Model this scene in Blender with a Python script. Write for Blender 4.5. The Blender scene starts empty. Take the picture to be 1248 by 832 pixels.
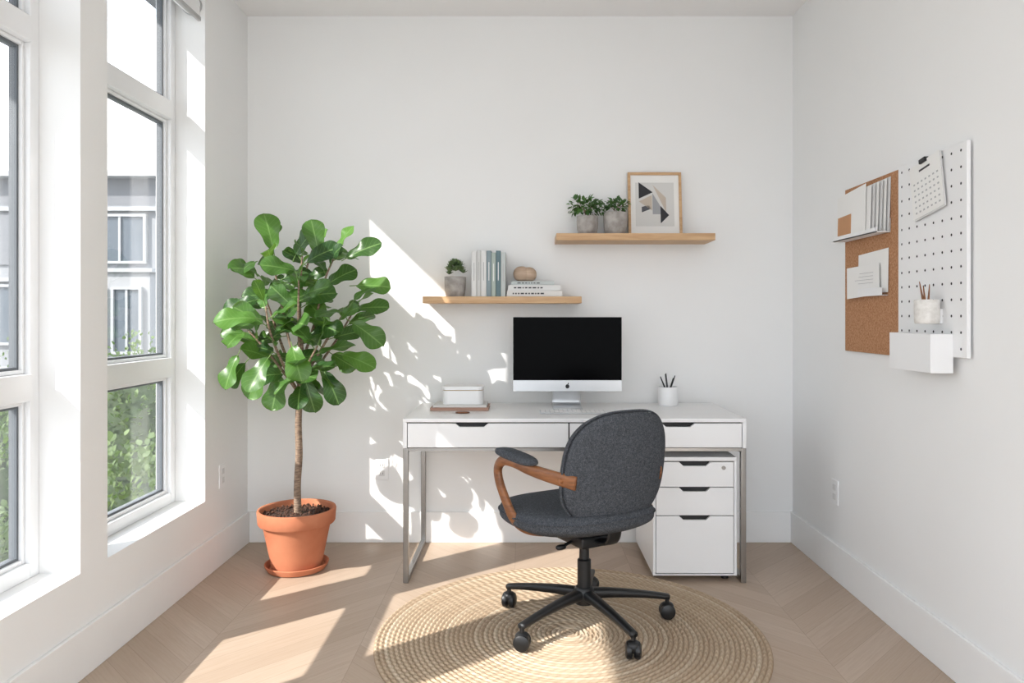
import bpy, math, random
from mathutils import Vector, Matrix, noise
random.seed(7)
R = random.random
def U(a,b): return a+(b-a)*random.random()
scene = bpy.context.scene
COL = scene.collection

# ------------------------------------------------------------------ materials
def srgb(r,g,b):
    f=lambda c:(c/255/12.92) if c/255<=0.04045 else ((c/255+0.055)/1.055)**2.4
    return (f(r),f(g),f(b),1)
def newmat(name):
    m=bpy.data.materials.new(name); m.use_nodes=True
    nt=m.node_tree; p=nt.nodes['Principled BSDF']
    return m,nt,p
def mat(name,col,rough=0.5,metal=0.0,var=0.0,vscale=8.0,bump=0.0,bscale=60.0,spec=0.5,stretch=None,col2=None,sub=0):
    m,nt,p=newmat(name)
    p.inputs['Base Color'].default_value=col
    p.inputs['Roughness'].default_value=rough
    p.inputs['Metallic'].default_value=metal
    p.inputs['Specular IOR Level'].default_value=spec
    tc=nt.nodes.new('ShaderNodeTexCoord'); src=tc.outputs['Object']
    if stretch:
        mp=nt.nodes.new('ShaderNodeMapping'); mp.inputs['Scale'].default_value=stretch
        nt.links.new(src,mp.inputs['Vector']); src=mp.outputs['Vector']
    n=nt.nodes.new('ShaderNodeTexNoise'); n.inputs['Scale'].default_value=vscale; n.inputs['Detail'].default_value=5
    nt.links.new(src,n.inputs['Vector'])
    mx=nt.nodes.new('ShaderNodeMix'); mx.data_type='RGBA'
    c2=col2 if col2 else tuple(c*(1-var) for c in col[:3])+(1,)
    mx.inputs['A'].default_value=col; mx.inputs['B'].default_value=c2
    rp=nt.nodes.new('ShaderNodeMapRange'); rp.inputs['From Min'].default_value=0.35; rp.inputs['From Max'].default_value=0.65
    nt.links.new(n.outputs['Fac'],rp.inputs['Value'])
    nt.links.new(rp.outputs['Result'],mx.inputs['Factor'])
    nt.links.new(mx.outputs['Result'],p.inputs['Base Color'])
    if bump>0:
        n2=nt.nodes.new('ShaderNodeTexNoise'); n2.inputs['Scale'].default_value=bscale; n2.inputs['Detail'].default_value=3
        nt.links.new(src,n2.inputs['Vector'])
        b=nt.nodes.new('ShaderNodeBump'); b.inputs['Strength'].default_value=bump; b.inputs['Distance'].default_value=0.003
        nt.links.new(n2.outputs['Fac'],b.inputs['Height']); nt.links.new(b.outputs['Normal'],p.inputs['Normal'])
    return m
class G:
    def __init__(s,nt): s.nt=nt
    def m(s,op,a,b=None,c=None):
        n=s.nt.nodes.new('ShaderNodeMath'); n.operation=op
        for i,v in enumerate((a,b,c)):
            if v is None: continue
            if isinstance(v,(int,float)): n.inputs[i].default_value=v
            else: s.nt.links.new(v,n.inputs[i])
        return n.outputs[0]
    def comb(s,x,y,z):
        n=s.nt.nodes.new('ShaderNodeCombineXYZ')
        for i,v in enumerate((x,y,z)):
            if isinstance(v,(int,float)): n.inputs[i].default_value=v
            else: s.nt.links.new(v,n.inputs[i])
        return n.outputs[0]
    def ramp(s,fac,stops):
        n=s.nt.nodes.new('ShaderNodeValToRGB'); e=n.color_ramp.elements
        e[0].position,e[0].color=stops[0]; e[1].position,e[1].color=stops[-1]
        for p,c in stops[1:-1]:
            x=e.new(p); x.color=c
        s.nt.links.new(fac,n.inputs[0]); return n.outputs[0]
    def mix(s,f,a,b,blend='MIX'):
        n=s.nt.nodes.new('ShaderNodeMix'); n.data_type='RGBA'; n.blend_type=blend
        for k,v in (('Factor',f),('A',a),('B',b)):
            if isinstance(v,(int,float,tuple)): n.inputs[k].default_value=v
            else: s.nt.links.new(v,n.inputs[k])
        return n.outputs['Result']
    def noise(s,vec,scale,detail=4):
        n=s.nt.nodes.new('ShaderNodeTexNoise'); n.inputs['Scale'].default_value=scale; n.inputs['Detail'].default_value=detail
        s.nt.links.new(vec,n.inputs['Vector']); return n.outputs['Fac']

M_wall=mat('wall_paint',srgb(241,241,240),0.85,var=0.012,vscale=2,bump=0.03,bscale=300,spec=0.2)
M_ceil=mat('ceiling_paint',srgb(247,246,246),0.9,var=0.01,vscale=2,spec=0.2)
M_trim=mat('trim_paint',srgb(244,244,243),0.45,var=0.01)
M_frame=mat('window_frame_white',srgb(238,239,240),0.35,var=0.01)
M_gasket=mat('window_gasket',srgb(95,100,105),0.5,var=0.05)
M_white=mat('white_lacquer',srgb(241,241,241),0.28,var=0.01)
M_whitem=mat('white_powdercoat',srgb(239,239,239),0.5,var=0.01)
M_dark=mat('dark_recess',srgb(28,28,30),0.6,var=0.1)  # near-black stands in for shade inside notches, holes and slots; logo shares it
M_chrome=mat('brushed_steel',srgb(158,156,153),0.28,metal=1.0,var=0.05,vscale=40)
M_alu=mat('aluminium',srgb(206,208,210),0.35,metal=0.6,var=0.02)
M_oak=mat('oak_shelf',srgb(210,174,132),0.5,var=0.0,vscale=5,stretch=(1,12,12),col2=srgb(190,150,108),bump=0.05)
M_walnut=mat('bent_wood',srgb(148,96,58),0.38,vscale=6,stretch=(3,3,14),col2=srgb(116,72,42))
M_blackp=mat('black_plastic',srgb(22,23,25),0.42,var=0.1)
M_screen=mat('black_screen_glass',(0.001,0.001,0.0012,1),0.2,spec=0.03)
M_terra=mat('terracotta',srgb(200,132,100),0.85,vscale=6,col2=srgb(184,114,84),bump=0.1,bscale=40,spec=0.15)
M_soil=mat('soil',srgb(72,52,42),0.95,vscale=60,col2=srgb(38,28,24),bump=0.8,bscale=80)
M_bark=mat('bark',srgb(160,138,118),0.85,vscale=14,stretch=(3,3,10),col2=srgb(104,84,70),bump=0.7,bscale=40)
M_concrete=mat('concrete_pot',srgb(182,177,172),0.85,vscale=30,col2=srgb(152,146,141),bump=0.25,bscale=90)
M_paper=mat('paper',srgb(240,239,236),0.8,var=0.02)
M_papergrey=mat('grey_paper',srgb(186,186,186),0.8,var=0.04)
M_paperoff=mat('offwhite_paper',srgb(222,221,220),0.8,var=0.03)
M_kraft=mat('kraft_card',srgb(196,146,106),0.8,var=0.06)
M_ink=mat('ink',srgb(70,70,72),0.8)
M_cork=mat('cork',srgb(194,148,114),0.95,vscale=140,col2=srgb(164,118,84),bump=0.4,bscale=200,spec=0.1)
M_ceram=mat('ceramic_cup',srgb(228,225,220),0.5,vscale=60,col2=srgb(212,208,202))
M_beigestone=mat('carved_wood_ball',srgb(196,172,150),0.6,vscale=10,col2=srgb(172,146,124),stretch=(1,1,6))
M_gold=mat('brass_line',srgb(200,170,120),0.35,metal=0.8)

# woven upholstery
M_fabric,nt,p=newmat('charcoal_fabric'); g=G(nt)
tc=nt.nodes.new('ShaderNodeTexCoord'); sp=nt.nodes.new('ShaderNodeSeparateXYZ'); nt.links.new(tc.outputs['Object'],sp.inputs[0])
wx=g.m('SINE',g.m('MULTIPLY',sp.outputs[0],1500.0)); wz=g.m('SINE',g.m('MULTIPLY',g.m('ADD',sp.outputs[2],sp.outputs[1]),1500.0))
wv=g.m('MULTIPLY',wx,wz)
n1=g.noise(tc.outputs['Object'],420,3); n2=g.noise(tc.outputs['Object'],110,3)
hh_=g.m('ADD',g.m('MULTIPLY',n1,0.75),g.m('MULTIPLY',n2,0.25))
c=g.ramp(hh_,[(0.36,srgb(52,55,60)),(0.5,srgb(72,75,80)),(0.64,srgb(102,105,110))])
nt.links.new(c,p.inputs['Base Color']); p.inputs['Roughness'].default_value=0.95; p.inputs['Specular IOR Level'].default_value=0.12
bp=nt.nodes.new('ShaderNodeBump'); bp.inputs['Strength'].default_value=0.5; bp.inputs['Distance'].default_value=0.002
nt.links.new(g.m('ADD',hh_,g.m('MULTIPLY',wv,0.2)),bp.inputs['Height']); nt.links.new(bp.outputs[0],p.inputs['Normal'])

def leafmat(name,c1,c2,vein,trans=0.25,rough=0.38):
    m,nt,p=newmat(name); g=G(nt)
    uv=nt.nodes.new('ShaderNodeUVMap'); sp=nt.nodes.new('ShaderNodeSeparateXYZ'); nt.links.new(uv.outputs[0],sp.inputs[0])
    u=g.m('ABSOLUTE',g.m('SUBTRACT',sp.outputs[0],0.5)); t=sp.outputs[1]
    mid=g.m('LESS_THAN',u,0.028)
    ph=g.m('FRACT',g.m('MULTIPLY',g.m('SUBTRACT',t,g.m('MULTIPLY',u,0.5)),8.0))
    sv=g.m('MULTIPLY',g.m('LESS_THAN',ph,0.10),0.45)
    v=g.m('MAXIMUM',mid,sv)
    at=nt.nodes.new('ShaderNodeAttribute'); at.attribute_name='tone'
    col=g.mix(at.outputs['Fac'],c1,c2)
    col=g.mix(g.m('MULTIPLY',v,0.6),col,vein)
    nt.links.new(col,p.inputs['Base Color']); p.inputs['Roughness'].default_value=rough
    tr=nt.nodes.new('ShaderNodeBsdfTranslucent')
    tc=g.mix(0.5,col,(0.28,0.52,0.05,1)); nt.links.new(tc,tr.inputs['Color'])
    ms=nt.nodes.new('ShaderNodeMixShader'); ms.inputs[0].default_value=trans
    nt.links.new(p.outputs[0],ms.inputs[1]); nt.links.new(tr.outputs[0],ms.inputs[2])
    nt.links.new(ms.outputs[0],nt.nodes['Material Output'].inputs['Surface'])
    return m
M_fig=leafmat('fig_leaf',srgb(28,64,32),srgb(90,136,56),srgb(136,174,100),0.28,0.36)
M_herb=leafmat('herb_leaf',srgb(38,76,40),srgb(84,126,66),srgb(100,146,84),0.2,0.5)
M_succ=leafmat('succulent_leaf',srgb(76,100,66),srgb(118,138,94),srgb(130,150,110),0.1,0.6)
M_bush=leafmat('bush_leaf',srgb(74,92,60),srgb(108,124,82),srgb(110,126,86),0.2,0.7)

M_glass,nt,p=newmat('window_glass')
tr=nt.nodes.new('ShaderNodeBsdfTransparent'); gl=nt.nodes.new('ShaderNodeBsdfGlossy'); gl.inputs['Roughness'].default_value=0.02
ms=nt.nodes.new('ShaderNodeMixShader'); ms.inputs[0].default_value=0.09
nt.links.new(tr.outputs[0],ms.inputs[1]); nt.links.new(gl.outputs[0],ms.inputs[2]); nt.links.new(ms.outputs[0],nt.nodes['Material Output'].inputs['Surface'])

# floor : chevron parquet
M_floor,nt,p=newmat('chevron_oak_floor'); g=G(nt)
tc=nt.nodes.new('ShaderNodeTexCoord'); sp=nt.nodes.new('ShaderNodeSeparateXYZ'); nt.links.new(tc.outputs['Object'],sp.inputs[0])
X,Y=sp.outputs[0],sp.outputs[1]
W=0.56; PW=0.13
xs=g.m('DIVIDE',g.m('ADD',X,10.13),W); col=g.m('FLOOR',xs); fx=g.m('SUBTRACT',xs,col)
par=g.m('FLOORED_MODULO',col,2.0)
tri=g.m('ADD',g.m('MULTIPLY',par,fx),g.m('MULTIPLY',g.m('SUBTRACT',1.0,par),g.m('SUBTRACT',1.0,fx)))
v=g.m('DIVIDE',g.m('ADD',Y,g.m('MULTIPLY',tri,W*1.0)),PW)
idx=g.m('FLOOR',v); fv=g.m('SUBTRACT',v,idx)
wn=nt.nodes.new('ShaderNodeTexWhiteNoise'); wn.noise_dimensions='2D'; nt.links.new(g.comb(col,idx,0.0),wn.inputs['Vector'])
rnd=wn.outputs['Value']
sgn=g.m('SUBTRACT',g.m('MULTIPLY',par,2.0),1.0)
along=g.m('SUBTRACT',g.m('MULTIPLY',X,sgn),Y)
gr=g.noise(g.comb(g.m('MULTIPLY',along,1.6),g.m('MULTIPLY',v,4.5),g.m('MULTIPLY',rnd,37.0)),3.0,6)
base=g.ramp(rnd,[(0.0,srgb(180,160,141)),(0.5,srgb(187,167,148)),(1.0,srgb(194,175,157))])
base=g.mix(g.m('MULTIPLY',g.ramp(gr,[(0.38,(0,0,0,1)),(0.68,(1,1,1,1))]),0.35),base,srgb(166,142,120))
gap=g.m('MAXIMUM',g.m('LESS_THAN',fv,0.022),g.m('LESS_THAN',g.m('MINIMUM',fx,g.m('SUBTRACT',1.0,fx)),0.0025))
colr=g.mix(g.m('MULTIPLY',gap,0.32),base,srgb(120,98,80))
nt.links.new(colr,p.inputs['Base Color']); p.inputs['Roughness'].default_value=0.42; p.inputs['Specular IOR Level'].default_value=0.35
bp=nt.nodes.new('ShaderNodeBump'); bp.inputs['Strength'].default_value=0.1; bp.inputs['Distance'].default_value=0.002
nt.links.new(g.m('SUBTRACT',1.0,gap),bp.inputs['Height']); nt.links.new(bp.outputs[0],p.inputs['Normal'])

# rug
RSTEP=0.0184
M_rug,nt,p=newmat('jute_braid'); g=G(nt)
tc=nt.nodes.new('ShaderNodeTexCoord'); sp=nt.nodes.new('ShaderNodeSeparateXYZ'); nt.links.new(tc.outputs['Object'],sp.inputs[0])
X,Y=sp.outputs[0],sp.outputs[1]
r=g.m('SQRT',g.m('ADD',g.m('MULTIPLY',X,X),g.m('MULTIPLY',Y,Y)))
ring=g.m('FLOOR',g.m('DIVIDE',r,RSTEP)); fr=g.m('FRACT',g.m('DIVIDE',r,RSTEP))
ang=g.m('ARCTAN2',Y,X)
rq=g.m('MULTIPLY',g.m('ADD',ring,0.5),RSTEP)
ph=g.m('MULTIPLY',ang,g.m('ROUND',g.m('MULTIPLY',rq,95.0)))
br=g.m('SINE',g.m('MULTIPLY',g.m('ADD',g.m('ADD',ph,g.m('MULTIPLY',ring,1.7)),g.m('MULTIPLY',g.m('ABSOLUTE',g.m('SUBTRACT',fr,0.5)),3.0)),2.0))
wn=nt.nodes.new('ShaderNodeTexWhiteNoise'); wn.noise_dimensions='1D'; nt.links.new(ring,wn.inputs['W'])
c=g.ramp(wn.outputs['Value'],[(0.0,srgb(176,152,126)),(0.6,srgb(190,168,142)),(1.0,srgb(208,191,168))])
nz=g.noise(tc.outputs['Object'],55,4)
c=g.mix(g.m('MULTIPLY',nz,0.5),c,srgb(212,197,176))
edge=g.m('POWER',g.m('MULTIPLY',g.m('ABSOLUTE',g.m('SUBTRACT',fr,0.5)),2.0),3.0)
c=g.mix(g.m('MULTIPLY',edge,0.55),c,srgb(122,96,72))
c=g.mix(g.m('MULTIPLY',g.m('GREATER_THAN',br,0.55),0.2),c,srgb(140,112,84))
nt.links.new(c,p.inputs['Base Color']); p.inputs['Roughness'].default_value=0.95; p.inputs['Specular IOR Level'].default_value=0.1
bp=nt.nodes.new('ShaderNodeBump'); bp.inputs['Strength'].default_value=0.5; bp.inputs['Distance'].default_value=0.003
nt.links.new(br,bp.inputs['Height']); nt.links.new(bp.outputs[0],p.inputs['Normal'])

# ------------------------------------------------------------------ geometry helpers
def obj(name,verts,faces,m,parent=None,smooth=False,bevel=0,seg=2,loc=None):
    me=bpy.data.meshes.new(name); me.from_pydata([tuple(v) for v in verts],[],faces); me.update()
    o=bpy.data.objects.new(name,me); COL.objects.link(o); me.materials.append(m)
    if smooth:
        for f in me.polygons: f.use_smooth=True
    if bevel>0:
        b=o.modifiers.new('bev','BEVEL'); b.width=bevel; b.segments=seg; b.limit_method='ANGLE'; b.angle_limit=0.6
        for f in me.polygons: f.use_smooth=True
        wn=o.modifiers.new('wn','WEIGHTED_NORMAL'); wn.keep_sharp=True
    if parent: o.parent=parent
    if loc: o.location=loc
    return o
def grp(name,loc=(0,0,0),rot=(0,0,0)):
    e=bpy.data.objects.new(name,None); COL.objects.link(e); e.empty_display_size=0.1
    e.location=loc; e.rotation_euler=rot; return e
def bx(x0,x1,y0,y1,z0,z1): return (x0,x1,y0,y1,z0,z1)
def boxes(name,L,m,parent=None,bevel=0,seg=2,loc=None):
    V=[];F=[]
    for x0,x1,y0,y1,z0,z1 in L:
        b=len(V)
        V+= [(x0,y0,z0),(x1,y0,z0),(x1,y1,z0),(x0,y1,z0),(x0,y0,z1),(x1,y0,z1),(x1,y1,z1),(x0,y1,z1)]
        F+= [tuple(b+i for i in q) for q in ((0,3,2,1),(4,5,6,7),(0,1,5,4),(1,2,6,5),(2,3,7,6),(3,0,4,7))]
    return obj(name,V,F,m,parent,bevel=bevel,seg=seg,loc=loc)
def box(name,x0,x1,y0,y1,z0,z1,m,parent=None,bevel=0,seg=2): return boxes(name,[(x0,x1,y0,y1,z0,z1)],m,parent,bevel,seg)
def lathe(name,prof,m,parent=None,c=(0,0,0),n=48,smooth=True,axis='Z',loc=None):
    V=[];F=[]
    for r,z in prof:
        for i in range(n):
            a=2*math.pi*i/n
            q=(r*math.cos(a),r*math.sin(a),z)
            if axis=='Y': q=(q[0],q[2],q[1])
            if axis=='X': q=(q[2],q[0],q[1])
            V.append((q[0]+c[0],q[1]+c[1],q[2]+c[2]))
    for j in range(len(prof)-1):
        for i in range(n):
            a=j*n+i;b=j*n+(i+1)%n
            F.append((a,b,b+n,a+n))
    if prof[0][0]>1e-5: F.append(tuple(range(n-1,-1,-1)))
    if prof[-1][0]>1e-5: F.append(tuple((len(prof)-1)*n+i for i in range(n)))
    o=obj(name,V,F,m,parent,loc=loc)
    for f in o.data.polygons: f.use_smooth=(len(f.vertices)==4)
    if smooth:
        es=o.modifiers.new('es','EDGE_SPLIT'); es.split_angle=0.7
    return o
def cyl(name,c,r,h,m,parent=None,n=32,axis='Z',bev=0.0):
    return lathe(name,[(r,0),(r,h)],m,parent,c,n,axis=axis)
def prism(name,pts,y0,y1,m,parent=None,bevel=0):
    n=len(pts); V=[(x,y0,z) for x,z in pts]+[(x,y1,z) for x,z in pts]
    F=[tuple(range(n)),tuple(range(2*n-1,n-1,-1))]+[(i,i+n,(i+1)%n+n,(i+1)%n) for i in range(n)]
    return obj(name,V,F,m,parent,bevel=bevel)
def sellip(name,c,rx,ry,rz,m,parent=None,e1=0.5,e2=0.6,nu=48,nv=24,fn=None):
    pw=lambda v,e: math.copysign(abs(v)**e,v)
    V=[];F=[]
    for j in range(nv+1):
        a=-math.pi/2+math.pi*j/nv
        for i in range(nu):
            b=2*math.pi*i/nu
            q=[rx*pw(math.cos(a),e1)*pw(math.cos(b),e2),ry*pw(math.cos(a),e1)*pw(math.sin(b),e2),rz*pw(math.sin(a),e1)]
            if fn: q=fn(*q)
            V.append((q[0]+c[0],q[1]+c[1],q[2]+c[2]))
    for j in range(nv):
        for i in range(nu):
            a=j*nu+i;b=j*nu+(i+1)%nu
            F.append((a,b,b+nu,a+nu))
    return obj(name,V,F,m,parent,smooth=True)
def catmull(P,k=8):
    P=[Vector(p) for p in P]; out=[]
    for i in range(len(P)-1):
        p0=P[max(i-1,0)];p1=P[i];p2=P[i+1];p3=P[min(i+2,len(P)-1)]
        for j in range(k):
            t=j/k
            out.append(0.5*((2*p1)+(p2-p0)*t+(2*p0-5*p1+4*p2-p3)*t*t+(3*p1-p0-3*p2+p3)*t**3))
    out.append(P[-1]); return out
def lerpl(L,t):
    x=t*(len(L)-1); i=min(int(x),len(L)-2); f=x-i
    a,b=L[i],L[i+1]
    if isinstance(a,(tuple,list)): return tuple(p+(q-p)*f for p,q in zip(a,b))
    return a+(b-a)*f
def sweep(name,P,rad,m,parent=None,k=8,n=16,side=None,close=False,pw=1.0):
    C=catmull(P,k); V=[];F=[]
    N=len(C); s=Vector(side) if side else Vector((0.13,0.9,0.2))
    for i,p in enumerate(C):
        t=(C[min(i+1,N-1)]-C[max(i-1,0)]).normalized()
        a=(s-t*s.dot(t)).normalized(); 
        if not side: s=a
        b=t.cross(a)
        ra,rb=lerpl(rad,i/(N-1))
        for j in range(n):
            th=2*math.pi*j/n; cs,sn=math.cos(th),math.sin(th)
            cs=math.copysign(abs(cs)**pw,cs); sn=math.copysign(abs(sn)**pw,sn)
            V.append(p+a*ra*cs+b*rb*sn)
    for i in range(N-1):
        for j in range(n):
            q=i*n+j;w=i*n+(j+1)%n
            F.append((q,w,w+n,q+n))
    F.append(tuple(range(n-1,-1,-1))); F.append(tuple((N-1)*n+j for j in range(n)))
    o=obj(name,V,F,m,parent,smooth=True); return o
def leaves(name,items,prof,m,parent=None,nt_=8,nu=4,fold=0.25,droop=0.3,wave=0.02):
    V=[];F=[];UV=[];T=[]
    for b,d,n,L,tone in items:
        b=Vector(b); d=Vector(d).normalized(); n=Vector(n); n=(n-d*n.dot(d)).normalized(); s=d.cross(n)
        o=len(V); ph=U(0,6); dr=droop*U(0.4,1.5)
        for i in range(nt_+1):
            t=i/nt_; t=1-(1-t)**1.25 if nt_>9 else t
            w=lerpl(prof,t)*L
            for j in range(nu+1):
                u=-1+2*j/nu
                V.append(b+d*L*(t-0.12*dr*t*t)-n*dr*t*t*L+s*u*w+n*(abs(u)*fold*w)+n*(wave*L*math.sin(t*11+ph+u*1.5)*abs(u)))
                UV.append((0.5+0.5*u,t)); T.append(tone)
        for i in range(nt_):
            for j in range(nu):
                q=o+i*(nu+1)+j
                F.append((q,q+1,q+nu+2,q+nu+1))
    ob=obj(name,V,F,m,parent,smooth=True)
    uvl=ob.data.uv_layers.new(name='UVMap')
    for lp in ob.data.loops: uvl.data[lp.index].uv=UV[lp.vertex_index]
    at=ob.data.attributes.new('tone','FLOAT','POINT')
    for i,t in enumerate(T): at.data[i].value=t
    return ob
def figw(t):
    pts=[(0,.01),(.05,.08),(.12,.145),(.22,.19),(.35,.21),(.48,.245),(.6,.295),(.7,.32),(.8,.31),(.87,.275),(.93,.21),(.97,.14),(1,.0)]
    for (a,x),(b,y) in zip(pts,pts[1:]):
        if t<=b: return x+(y-x)*(t-a)/(b-a)
    return 0
FIGP=[figw(i/60) for i in range(61)]
OVAL=[0.02,0.2,0.32,0.36,0.3,0.18,0.02]

# ------------------------------------------------------------------ room
XL,XR,YB,H=-1.496,1.442,3.98,2.831
YF=-1.0
SILL,HEAD=0.35,2.75
XO=XL-0.215
box('floor',XO,XR+0.2,YF,YB+0.2,-0.15,0,M_floor)
box('ceiling',XO,XR+0.2,YF,YB+0.2,H,H+0.2,M_ceil)
box('wall_back',XO,XR+0.2,YB,YB+0.2,0,H,M_wall)
box('wall_right',XR,XR+0.2,YF,YB,0,H,M_wall)
OP=[(2.645,3.452),(1.677,2.484),(0.709,1.516)]
L=[bx(XO,XL,YF,YB,0,SILL),bx(XO,XL,YF,YB,HEAD,H),bx(XO,XL,3.452,YB,SILL,HEAD),bx(XO,XL,2.484,2.645,SILL,HEAD),
   bx(XO,XL,1.516,1.677,SILL,HEAD),bx(XO,XL,YF,0.709,SILL,HEAD)]
boxes('wall_left',L,M_wall)
BH=0.165;BT=0.015
def bboard(name,pts_box): return boxes(name,pts_box,M_trim,bevel=0.003)
bboard('baseboard_back',[bx(XL+BT,XR-BT,YB-BT,YB,0,BH)])
bboard('baseboard_left',[bx(XL,XL+BT,YF,YB,0,BH)])
bboard('baseboard_right',[bx(XR-BT,XR,YF,YB,0,BH)])
FX0,FX1=-1.705,-1.634
for i,(a,b) in enumerate(OP):
    w=grp('window_%d'%(i+1))
    J=0.045
    boxes('frame',[bx(FX0,FX1,a,a+J,SILL,HEAD),bx(FX0,FX1,b-J,b,SILL,HEAD),bx(FX0,FX1,a+J,b-J,SILL,SILL+0.05),bx(FX0,FX1,a+J,b-J,HEAD-0.05,HEAD),
        bx(FX0,FX1+0.008,a+J,b-J,0.935,1.025),bx(FX0,FX1+0.008,a+J,b-J,2.12,2.205)],M_frame,w,bevel=0.004)
    gk=[];gls=[];sash=[]
    for z0,z1 in ((SILL+0.05,0.935),(1.025,2.12),(2.205,HEAD-0.05)):
        y0,y1=a+J,b-J; S=0.014
        sash+=[bx(FX0+0.01,FX1-0.018,y0,y0+S,z0,z1),bx(FX0+0.01,FX1-0.018,y1-S,y1,z0,z1),bx(FX0+0.01,FX1-0.018,y0+S,y1-S,z0,z0+S),bx(FX0+0.01,FX1-0.018,y0+S,y1-S,z1-S,z1)]
        y0+=S;y1-=S;z0+=S;z1-=S;t=0.009
        gk+=[bx(FX0+0.015,FX1-0.03,y0,y0+t,z0,z1),bx(FX0+0.015,FX1-0.03,y1-t,y1,z0,z1),bx(FX0+0.015,FX1-0.03,y0+t,y1-t,z0,z0+t),bx(FX0+0.015,FX1-0.03,y0+t,y1-t,z1-t,z1)]
        gls.append(bx(-1.672,-1.668,y0+t*0.5,y1-t*0.5,z0+t*0.5,z1-t*0.5))
    boxes('sash',sash,M_frame,w,bevel=0.003)
    boxes('gasket',gk,M_gasket,w)
    boxes('glass',gls,M_glass,w)
    rb=grp('roller_blind')
    cyl('tube',(-1.555,a+0.01,2.665),0.042,b-a-0.02,M_whitem,rb,axis='Y')
    cyl('end_cap_1',(-1.555,a+0.001,2.665),0.046,0.012,M_papergrey,rb,axis='Y')
    cyl('end_cap_2',(-1.555,b-0.013,2.665),0.046,0.012,M_papergrey,rb,axis='Y')
    box('fabric_drop',-1.515,-1.512,a+0.02,b-0.02,2.60,2.67,M_whitem,rb)
    box('bottom_rail',-1.522,-1.505,a+0.02,b-0.02,2.585,2.605,M_papergrey,rb,bevel=0.003)

# ------------------------------------------------------------------ exterior
M_grass=mat('pale_paving',srgb(150,150,150),0.95,vscale=3,col2=srgb(136,138,132))
M_fac=mat('facade_render',srgb(134,136,139),0.8,var=0.05)  # facade tones lightened and kept low in contrast, so haze is in the colour
M_fac3=mat('facade_render_light',srgb(148,149,151),0.8,var=0.05)
M_fac2=mat('facade_dark',srgb(112,114,118),0.8,var=0.05)
M_bglass=mat('facade_glass',srgb(88,96,104),0.15,var=0.2,vscale=0.6)
M_bwhite=mat('facade_trim',srgb(156,158,160),0.7)
GZ=-2.2
boxes('ground',[bx(-60,40,-30,60,GZ-0.3,GZ)],M_grass)
boxes('roof_overhang',[bx(-2.10,XO,2.06,6.0,2.96,3.1),bx(-2.75,XO,-1.0,2.06,2.96,3.1)],M_fac2)  # unseen slabs, added to trim the sun patch and shade rug and chair
ab=grp('apartment_building')
BY=20.0
box('main_block',-34,-9.9,BY,BY+9,GZ,4.2,M_fac,ab)
box('side_wing',-11.9,-9.7,BY-0.9,BY,GZ,2.35,M_fac3,ab)
box('upper_storey',-34,-10.1,BY+0.6,BY+9,4.2,5.05,M_fac2,ab)
box('roof_slab',-34.2,-9.8,BY+0.2,BY+9,5.05,5.2,M_bwhite,ab)
box('wing_roof',-12.0,-9.6,BY-1.0,BY,2.35,2.45,M_bwhite,ab)
gl=[];tm=[];dk=[]
def bwin(x0,x1,z0,z1,y):
    gl.append(bx(x0,x1,y-0.03,y+0.02,z0,z1))
    tm.extend([bx(x0-0.07,x0,y-0.1,y,z0-0.07,z1+0.07),bx(x1,x1+0.07,y-0.1,y,z0-0.07,z1+0.07),bx(x0,x1,y-0.1,y,z1,z1+0.07),bx(x0,x1,y-0.1,y,z0-0.07,z0),
              bx((x0+x1)/2-0.03,(x0+x1)/2+0.03,y-0.08,y,z0,z1)])
for fl,(z0,z1) in enumerate(((-1.9,-0.4),(0.5,2.0),(2.7,3.9))):
    tm.append(bx(-34,-9.88,BY-0.15,BY,z1+0.15,z1+0.25) if fl==2 else bx(-34,-11.95,BY-0.15,BY,z1+0.15,z1+0.25))
    for k in range(9):
        off=0.6 if fl%2 else 0
        x1=-10.3-k*2.1-off; x0=x1-1.3
        if fl<2 and x1>-12.1: continue
        bwin(x0,x1,z0,z1,BY)
        dk.append(bx(x0-0.6,x0-0.12,BY-0.06,BY,z0-0.1,z1+0.1))
    if fl==2:
        for k in range(40): dk.append(bx(-34+k*.25,-33.97+k*.25,BY-0.5,BY-0.47,2.5,3.1))
bwin(-11.6,-10.9,0.3,1.9,BY-0.9); bwin(-10.6,-9.95,0.3,1.9,BY-0.9); bwin(-11.5,-10.1,-1.7,-0.7,BY-0.9)
boxes('facade_windows',gl,M_bglass,ab); boxes('facade_mouldings',tm,M_bwhite,ab); boxes('dark_panels',dk,M_fac2,ab)
M_core=mat('bush_core',srgb(62,78,50),0.9,vscale=4,col2=srgb(48,62,40))
def bush(name,cx,cy,rx,ry,zt,n):
    it=[];cz=GZ
    for i in range(n):
        a=U(0,2*math.pi);e=math.asin(U(0.0,1)); rr=U(0.86,1.04)+0.12*math.sin(a*5+e*7)
        d=Vector((math.cos(e)*math.cos(a),math.cos(e)*math.sin(a),math.sin(e)))
        b=Vector((cx+d.x*rx*rr,cy+d.y*ry*rr,cz+d.z*(zt-cz)*rr))
        it.append((b,d+Vector((U(-.8,.8),U(-.8,.8),U(-.3,.9))),(U(-.6,.6),U(-.6,.6),1),U(.06,.12),R()))
    g=grp(name)
    sellip('core',(cx,cy,cz),rx*0.86,ry*0.86,(zt-cz)*0.88,M_core,g,1,1,24,12)
    leaves('foliage',it,OVAL,M_bush,g,3,2,0.2,0.2,0)
bush('garden_bush',-4.6,8.2,1.3,1.2,-0.35,3600)
bush('garden_bush',-7.4,10.0,1.6,1.4,-0.1,3600)
bush('garden_bush',-5.0,6.3,1.0,0.9,-0.55,3000)
bush('garden_bush',-7.4,14.2,1.4,1.2,0.6,2800)
bush('garden_bush',-10.4,14.5,1.8,1.4,0.4,2200)
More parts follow.
